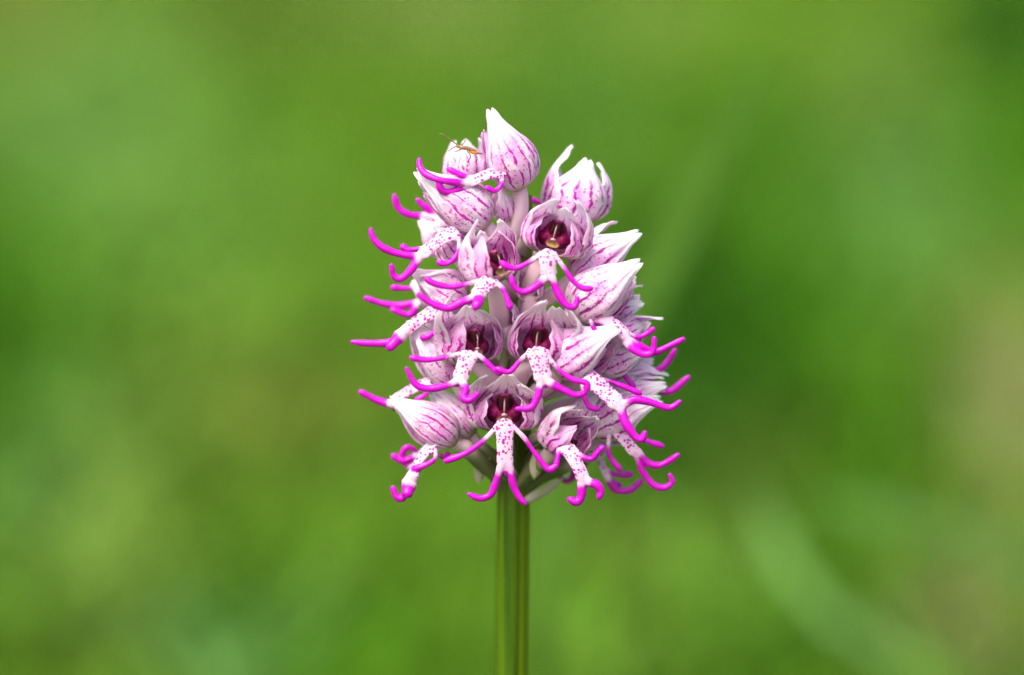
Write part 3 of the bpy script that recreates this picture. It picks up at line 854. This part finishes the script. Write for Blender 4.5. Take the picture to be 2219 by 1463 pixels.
FL = [
 # F1 top flower
 dict(b=(1128, 410, 25), t=(1062, 243, 60), o=(-.93, .1, -.37), R_=61, tips={'R': (1061, 240, 72), 'L': (1064, 252, 45), 'D': (1076, 262, 40)}, bend=.0,
      lip=dict(w=14, torso=[(1094, 370, 85), (1062, 377, 95), (1028, 390, 105), (1008, 397, 108)], armL=[(1085, 376, 92), (1087, 398, 110), (1072, 414, 120), (1053, 405, 125)],
               armR=[(1035, 386, 95), (1002, 380, 95), (970, 366, 90)], legL=[(1012, 397, 112), (962, 392, 130), (927, 380, 122), (911, 364, 108), (908, 344, 100)],
               legR=[(1010, 402, 110), (978, 416, 120), (957, 412, 126), (949, 391, 128)]),
      ov=[(1126, 400, 25), (1128, 450, 25), (1118, 500, 25), (1125, 555, 5)], ovr=17),
 # F2 behind, the bug sits on it
 dict(b=(1012, 405, -40), t=(1003, 310, -60), o=(-.5, -.8, .1), R_=50, tips={'L': (1038, 302, -60), 'D': (1008, 302, -70), 'R': (984, 308, -85)}, column=False, splay=16),
 # F3 upper flower turned to the side
 dict(b=(1058, 490, 60), t=(905, 374, 85), o=(-.6, .15, -.8), R_=61, tips={'R': (905, 374, 95), 'D': (925, 384, 70), 'L': (914, 394, 70)}, splay=4,
      lip=dict(w=15, torso=[(990, 503, 115), (962, 514, 125), (932, 537, 130), (908, 556, 130)], armL=[(993, 510, 118), (994, 540, 130), (981, 564, 138), (963, 572, 140), (947, 567, 140)],
               armR=[(930, 535, 105), (897, 541, 100), (881, 541, 98), (870, 531, 95)], legL=[(912, 555, 128), (868, 551, 130), (832, 538, 130), (810, 518, 128), (803, 495, 125)],
               legR=[(908, 560, 132), (888, 588, 138), (868, 604, 140), (853, 597, 140), (848, 573, 142)])),
 # F4 behind F3
 dict(b=(985, 545, -30), t=(912, 476, -40), o=(-.7, -.2, -.6), R_=46, column=False,
      lip=dict(w=10, allmag=False, torso=[(965, 505, -30), (935, 480, -30), (915, 469, -30)], legL=[(918, 469, -30), (883, 464, -25), (862, 448, -25), (854, 421, -25)], legR=[(945, 464, -35), (922, 449, -35), (903, 431, -35)])),
 # F5
 dict(full=True, bend=.5, ov=[(1072, 606, 130), (1080, 660, 100), (1090, 720, 50), (1110, 800, 5)], ovr=20, br=([(1084, 812, 60), (1092, 775, 66), (1090, 738, 66)], 9), b=(1072, 614, 140), t=(1040, 482, 135), o=(.55, .75, -.05), R_=68, tips={'L': (1036, 479, 175), 'D': (1042, 500, 140), 'R': (1081, 477, 165)}, splay=8,
      lip=dict(w=16, torso=[(1064, 606, 190), (1050, 620, 205), (1030, 646, 215)], armL=[(1052, 606, 195), (1015, 615, 205), (975, 622, 210), (940, 614, 210), (922, 603, 208)],
               armR=[(1072, 610, 195), (1090, 626, 205), (1100, 650, 212), (1106, 670, 215)], legL=[(1026, 645, 215), (1000, 655, 220), (970, 668, 222), (935, 657, 222), (905, 637, 220)],
               legR=[(1038, 644, 215), (1036, 656, 240), (1027, 669, 252)], r_legR=1.4)),
 # F6 facing the camera, upper
 dict(full=True, bend=.5, ov=[(1188, 552, 105), (1158, 600, 80), (1138, 660, 40), (1128, 740, 5)], ovr=19, b=(1193, 556, 110), t=(1222, 446, 98), o=(-.12, 1, .1), R_=76, tips={'L': (1210, 433, 185), 'D': (1227, 450, 165), 'R': (1247, 438, 165)}, splay=4,
      lip=dict(w=17, torso=[(1185, 545, 195), (1187, 570, 205), (1190, 602, 205)], armL=[(1175, 548, 198), (1150, 566, 206), (1120, 581, 212), (1098, 577, 212), (1085, 567, 210)],
               armR=[(1200, 549, 198), (1222, 580, 206), (1245, 612, 210), (1265, 625, 212), (1284, 625, 212)], legL=[(1182, 602, 205), (1160, 622, 210), (1135, 633, 214), (1115, 622, 214), (1108, 598, 212)],
               legR=[(1196, 603, 205), (1212, 640, 210), (1228, 662, 214), (1246, 664, 214), (1252, 643, 212)])),
 # F7 seen from behind, upper right
 dict(lat=92, b=(1242, 484, -40), t=(1262, 338, -55), o=(.1, -.8, .3), R_=77, tips={'L': (1299, 358, -60), 'D': (1271, 345, -25), 'R': (1240, 315, -70)}, column=False, splay=6,
      lip=dict(w=10, torso=[(1240, 470, -110), (1215, 460, -125), (1190, 450, -130)], armL=[(1195, 452, -120), (1168, 440, -110), (1148, 431, -105)])),
 # F8
 dict(b=(1238, 602, 40), t=(1380, 512, 40), o=(.5, .2, -.8), R_=57, tips={'R': (1352, 522, 20), 'D': (1333, 484, 15), 'L': (1384, 506, 55)}, column=False, splay=4,
      lip=dict(w=10, torso=[(1300, 610, 10), (1325, 628, 5), (1342, 645, 0)], legL=[(1338, 652, 0), (1350, 630, 0), (1369, 598, 0)])),
 # F9
 dict(b=(1242, 688, 110), t=(1382, 572, 110), o=(.63, .3, -.75), R_=65, tips={'R': (1378, 600, 95), 'D': (1345, 575, 70), 'L': (1385, 568, 125)}, splay=4,
      lip=dict(w=15, torso=[(1275, 680, 150), (1310, 690, 155), (1345, 715, 160), (1362, 738, 160)], armL=[(1278, 686, 155), (1284, 705, 165), (1295, 722, 168), (1312, 726, 168)],
               armR=[(1352, 718, 140), (1380, 730, 140), (1400, 724, 138), (1418, 711, 138)], legL=[(1362, 738, 160), (1390, 752, 155), (1418, 764, 150), (1450, 750, 148), (1483, 734, 146)],
               legR=[(1358, 742, 162), (1378, 760, 168), (1400, 768, 172), (1415, 760, 174), (1418, 730, 175)])),
 # F10
 dict(b=(1312, 692, 30), t=(1388, 630, 15), o=(.7, .2, -.5), R_=40, tips={'L': (1390, 657, 20), 'D': (1391, 620, 10), 'R': (1386, 640, 30)}, column=False),
 # F11
 dict(b=(1322, 742, 70), t=(1432, 694, 70), o=(.6, .4, -.6), R_=36, tips={'L': (1405, 700, 60), 'D': (1435, 691, 75), 'R': (1410, 700, 80)}, column=False, splay=2),
 # F12
 dict(b=(1205, 806, 115), t=(1335, 714, 150), o=(.6, .45, -.65), R_=65, tips={'L': (1338, 712, 170), 'D': (1310, 722, 110), 'R': (1345, 730, 120)}, splay=4,
      lip=dict(w=19, torso=[(1258, 810, 165), (1290, 830, 180), (1325, 862, 190), (1345, 883, 192)], armR=[(1285, 818, 150), (1315, 824, 150), (1350, 837, 152), (1390, 854, 152)],
               armL=[(1264, 818, 175), (1264, 850, 185), (1276, 880, 190), (1299, 888, 190)], legL=[(1347, 878, 190), (1375, 866, 190), (1410, 872, 190), (1450, 884, 190), (1475, 869, 190)],
               legR=[(1345, 885, 192), (1355, 915, 200), (1375, 945, 205), (1391, 952, 207), (1398, 935, 208)], r_legR=1.2)),
 # F13
 dict(b=(1318, 835, 10), t=(1438, 815, 0), o=(.7, -.1, -.6), R_=46, tips={'L': (1425, 842, 0), 'D': (1444, 812, 0), 'R': (1414, 782, -10)}, column=False,
      lip=dict(w=11, torso=[(1340, 772, 20), (1372, 790, 20), (1400, 814, 20)], armL=[(1340, 790, 80), (1352, 812, 86), (1375, 840, 88)], legL=[(1402, 815, 10), (1430, 800, 5), (1450, 780, 0), (1464, 756, 0)],
               legR=[(1405, 822, 15), (1430, 845, 10), (1455, 847, 5), (1494, 815, 0)])),
 # F14
 dict(b=(1278, 938, 60), t=(1425, 868, 70), o=(.6, .4, -.7), R_=61, tips={'L': (1428, 866, 80), 'D': (1432, 846, 50), 'R': (1388, 895, 60)}, column=False, splay=4,
      lip=dict(w=14, torso=[(1335, 930, 110), (1355, 955, 118), (1380, 985, 122)], legL=[(1382, 980, 122), (1400, 1001, 124), (1425, 1009, 126), (1450, 999, 126), (1471, 984, 126)],
               legR=[(1380, 985, 122), (1392, 1020, 126), (1415, 1050, 130), (1440, 1057, 132), (1457, 1044, 132), (1450, 1027, 132)], armL=[(1320, 940, 115), (1320, 985, 122), (1345, 1020, 126)],
               armR=[(1360, 938, 90), (1400, 955, 90), (1438, 968, 90)])),
 # F15
 dict(br=([(1138, 1085, 25), (1175, 1066, 28), (1222, 1036, 28)], 12), b=(1248, 985, 20), t=(1338, 935, 15), o=(.5, .2, -.8), R_=46, column=False,
      lip=dict(w=11, torso=[(1300, 985, 20), (1305, 1010, 25), (1318, 1036, 28)], armL=[(1300, 1010, 25), (1335, 1028, 30), (1371, 1028, 30)], legL=[(1318, 1036, 28), (1335, 1061, 32), (1365, 1062, 34), (1391, 1041, 34)],
               legR=[(1314, 1030, 20), (1332, 1050, 15), (1346, 1050, 12)])),
 # behind, only one curled limb shows under F19
 dict(b=(1205, 955, -60), t=(1262, 930, -90), o=(.3, -.7, -.5), R_=38, column=False,
      lip=dict(w=9, torso=[(1225, 965, -80), (1240, 990, -75), (1246, 1005, -70)], legL=[(1246, 1005, -65), (1241, 1032, -60), (1228, 1043, -60), (1211, 1033, -60)], armL=[(1238, 985, -70), (1262, 1004, -70), (1275, 1000, -70)])),
 # F16 centre left
 dict(full=True, bend=.5, ov=[(1026, 782, 110), (1055, 812, 80), (1085, 855, 40), (1108, 920, 5)], ovr=20, b=(1020, 790, 115), t=(1012, 662, 105), o=(.4, .85, .1), R_=76, tips={'L': (985, 636, 195), 'D': (1012, 662, 165), 'R': (1040, 672, 200)}, splay=6,
      lip=dict(w=17, torso=[(1018, 765, 195), (1008, 790, 208), (995, 827, 212)], armL=[(1006, 765, 198), (970, 773, 208), (930, 780, 212), (889, 775, 212)], armR=[(1030, 764, 198), (1050, 780, 206), (1070, 800, 210), (1087, 811, 212)],
               legL=[(988, 827, 212), (960, 838, 216), (925, 842, 218), (900, 832, 218), (880, 797, 216)], legR=[(1003, 827, 214), (1009, 845, 222), (1004, 862, 228), (1018, 867, 232), (1038, 851, 234)])),
 # F17 centre right
 dict(full=True, bend=.5, ov=[(1160, 782, 115), (1128, 805, 85), (1114, 855, 40), (1112, 930, 5)], ovr=22, b=(1170, 790, 120), t=(1185, 665, 108), o=(-.3, .9, .1), R_=79, tips={'L': (1182, 652, 215), 'D': (1205, 670, 165), 'R': (1227, 669, 175)}, splay=6,
      lip=dict(w=19, torso=[(1163, 757, 205), (1170, 790, 215), (1180, 829, 218)], armL=[(1150, 759, 206), (1125, 784, 214), (1103, 806, 218), (1074, 798, 216)], armR=[(1182, 761, 206), (1205, 795, 214), (1240, 822, 220), (1272, 831, 222), (1268, 854, 224)],
               legL=[(1171, 831, 218), (1165, 860, 224), (1150, 884, 228), (1117, 886, 230)], legR=[(1190, 829, 218), (1215, 842, 222), (1245, 856, 224), (1265, 854, 222)])),
 # F18 lower centre, facing the camera
 dict(full=True, bend=.5, b=(1092, 936, 120), t=(1094, 834, 108), o=(0, 1, .1), R_=82, tips={'L': (1051, 816, 185), 'D': (1100, 810, 185), 'R': (1127, 832, 195)}, splay=6,
      lip=dict(w=17, torso=[(1093, 912, 205), (1094, 960, 215), (1095, 1017, 215)], armL=[(1080, 920, 205), (1050, 953, 210), (1010, 982, 212), (963, 1000, 212)], armR=[(1106, 920, 205), (1135, 948, 210), (1165, 990, 214), (1189, 1017, 216), (1208, 1007, 216)],
               legL=[(1084, 1016, 215), (1073, 1050, 215), (1063, 1072, 215), (1040, 1080, 216), (1014, 1070, 216)], legR=[(1106, 1016, 215), (1112, 1050, 216), (1125, 1077, 218), (1140, 1094, 220)])),
 # F19 lower right
 dict(full=True, bend=.5, br=([(1172, 975, 100), (1163, 1005, 105), (1157, 1040, 105)], 17), b=(1198, 972, 130), t=(1268, 890, 170), o=(.45, .75, -.45), R_=63, tips={'L': (1250, 879, 205), 'D': (1255, 890, 165), 'R': (1292, 906, 195)}, splay=6,
      lip=dict(w=15, torso=[(1222, 965, 195), (1240, 988, 208), (1258, 1022, 215), (1266, 1046, 216)], armL=[(1212, 968, 195), (1209, 990, 203), (1204, 1012, 208)], armR=[(1240, 968, 198), (1262, 988, 206), (1282, 994, 210), (1296, 979, 212), (1308, 967, 212)],
               legL=[(1260, 1046, 216), (1260, 1074, 218), (1250, 1088, 220), (1231, 1080, 220)], legR=[(1274, 1044, 216), (1292, 1050, 218), (1302, 1065, 220), (1297, 1081, 222)], r_legL=1.15, r_legR=1.2)),
 # F20 lower left
 dict(b=(988, 962, 90), t=(850, 868, 105), o=(-.3, .35, -.9), R_=50, tips={'R': (848, 866, 110), 'D': (862, 868, 85), 'L': (855, 876, 85)}, column=False, splay=2,
      br=([(1055, 985, 40), (1042, 1012, 45), (1036, 1050, 45)], 17),
      ov=[(985, 960, 88), (1015, 975, 75), (1055, 1015, 45), (1105, 1070, 0)],
      lip=dict(w=12, torso=[(940, 962, 130), (918, 985, 136), (903, 1015, 140), (889, 1046, 142)], armL=[(942, 966, 135), (943, 992, 142), (925, 1007, 146), (897, 1017, 146)], armR=[(940, 982, 110), (962, 990, 108), (974, 982, 108)],
               legL=[(888, 1046, 142), (884, 1064, 152), (881, 1076, 160)], r_legL=1.75, legR=[(884, 1052, 142), (874, 1078, 140), (860, 1077, 138), (850, 1054, 136)])),
 # behind F20
 dict(b=(975, 935, -10), t=(905, 900, -10), o=(-.5, -.3, -.6), R_=36, column=False,
      lip=dict(w=9, torso=[(940, 955, 10), (915, 980, 15), (900, 988, 20)], legL=[(900, 990, 20), (872, 998, 20), (849, 986, 20)], legR=[(890, 1012, 18), (872, 990, 20), (882, 970, 20), (902, 976, 20)])),
 # F21 side flower
 dict(b=(1005, 660, 50), t=(900, 590, 60), o=(-.5, .3, -.7), R_=54, tips={'L': (898, 588, 65), 'D': (905, 600, 45), 'R': (910, 608, 40)}, column=False, splay=3,
      lip=dict(w=14, torso=[(948, 670, 85), (915, 690, 92), (885, 712, 96), (870, 726, 96)], legL=[(872, 726, 96), (845, 742, 92), (800, 744, 90), (761, 741, 88)], legR=[(868, 728, 98), (855, 742, 105), (841, 757, 112)], r_legR=1.6,
               armL=[(950, 680, 95), (946, 712, 100), (930, 728, 104), (912, 733, 104)])),
 # F22 behind
 dict(b=(960, 650, -30), t=(895, 610, -40), o=(-.6, -.2, -.6), R_=38, column=False,
      lip=dict(w=10, torso=[(945, 642, -20), (922, 650, -20), (905, 656, -20)], legL=[(910, 654, -20), (870, 662, -20), (830, 658, -20), (790, 645, -20)], legR=[(905, 660, -15), (888, 682, -12), (848, 671, -12)], armL=[(920, 623, -25), (880, 625, -25), (848, 623, -25)])),
 # F23
 dict(b=(992, 832, 55), t=(885, 700, 60), o=(-.6, .25, -.6), R_=55, column=False, splay=4,
      lip=dict(w=12, torso=[(932, 828, 60), (895, 842, 60), (862, 862, 60), (846, 873, 58)], legL=[(852, 876, 55), (822, 869, 50), (800, 859, 50), (779, 848, 50)], armL=[(938, 832, 70), (922, 855, 70), (900, 869, 70)], leg3=[(855, 872, 60), (850, 880, 40), (862, 890, 20)])),
 # F25 behind F20 and F18
 dict(b=(1025, 945, 45), t=(938, 852, 30), o=(-.5, -.4, -.6), R_=44, column=False, splay=3, ovr=16),
 # buds and half-hidden flowers that fill the spike
 dict(b=(1092, 478, 12), t=(1080, 408, 30), o=(-.7, .2, -.4), R_=30, column=False, splay=0),
 dict(b=(1282, 655, 60), t=(1372, 640, 70), o=(.5, .3, -.7), R_=44, column=False, splay=12),
 dict(b=(1292, 800, 70), t=(1400, 768, 55), o=(.6, .3, -.7), R_=46, column=False, splay=12),
 dict(b=(1310, 880, 40), t=(1442, 838, 30), o=(.6, .2, -.7), R_=44, column=False, splay=12),
 dict(b=(1000, 560, 60), t=(945, 500, 60), o=(-.5, .3, -.7), R_=44, column=False, splay=8),
 dict(b=(1010, 745, 50), t=(930, 690, 60), o=(-.5, .3, -.7), R_=40, column=False, splay=8),
 dict(b=(1150, 650, 70), t=(1140, 575, 80), o=(0, .4, -.4), R_=34, column=False, splay=4),
 dict(b=(1100, 715, 70), t=(1085, 645, 90), o=(0, .4, -.4), R_=32, column=False, splay=4),
 dict(b=(1250, 930, 70), t=(1300, 860, 80), o=(.4, .3, -.6), R_=40, column=False, splay=6),
]
for i, s in enumerate(FL):
    flower(i + 1, **s)

# ------------------------------------------------------------------ the bug
bugm = plain('bug_shell', (0.17, 0.095, 0.04), (0.27, 0.16, 0.075), 900, 0.4, 0.5)
orange = plain('bug_abdomen', (0.45, 0.10, 0.008), (0.60, 0.17, 0.015), 900, 0.4, 0.5)
legm = plain('bug_leg_skin', (0.12, 0.07, 0.025), (0.20, 0.14, 0.05), 900, 0.5, 0.4)
BD = 25
borg = at(1012, 332, BD)
bug = bpy.data.objects.new('bug', None)
col.objects.link(bug)
bug.location = borg * U
bug.empty_display_size = 0.004
bug['label'] = 'small brown and orange bug with long feelers perched on a white sepal'
bug['category'] = 'insect'
def bp(x, y, d=0):
    return at(x, y, BD + d)
ax_ = nrm(bp(1036, 331) - bp(990, 316)); up_ = nrm(np.cross(np.array([0, 1.0, 0]), ax_)); up_ = up_ if up_[2] > 0 else -up_
de_ = np.array([0, 1.0, 0])
def bpart(name, v, f, m):
    return build(name, v, f, m, bug, origin=borg)
bpart('abdomen', *ellipsoid(bp(1026, 330), [ax_ * 11, de_ * 5, up_ * 4.5]), orange)
bpart('thorax', *ellipsoid(bp(1003, 320), [ax_ * 10, de_ * 5, up_ * 4.5]), bugm)
bpart('head', *ellipsoid(bp(992, 317), [ax_ * 5, de_ * 4, up_ * 3.6]), bugm)
bpart('wing_cover', *ellipsoid(bp(1015, 322), [ax_ * 19, de_ * 5.6, up_ * 4.6]), bugm)
for pts in ([(992, 315, 0), (975, 302, 4), (962, 293, 8), (952, 289, 8)], [(992, 316, -3), (981, 321, -6), (972, 328, -8)]):
    P = catmull(pix([(x, y, BD + d) for x, y, d in pts], 0), 14)
    bpart('antenna', *tube(P, np.linspace(1.7, 1.1, 14), nseg=7), legm)
for pts in ([(1012, 327, 2), (1019, 336, 8), (1018, 344, 6), (1012, 352, 0)], [(1026, 332, 2), (1032, 338, 8), (1034, 345, 6), (1031, 352, 0)],
            [(1000, 323, 2), (990, 328, 8), (984, 329, 2)], [(1000, 315, -4), (1006, 309, -8), (1009, 303, -10)], [(1030, 332, -3), (1042, 333, -6), (1050, 335, -8)]):
    P = catmull(pix([(x, y, BD + d) for x, y, d in pts], 0), 12)
    bpart('leg', *tube(P, np.linspace(1.8, 1.0, 12), nseg=7), legm)
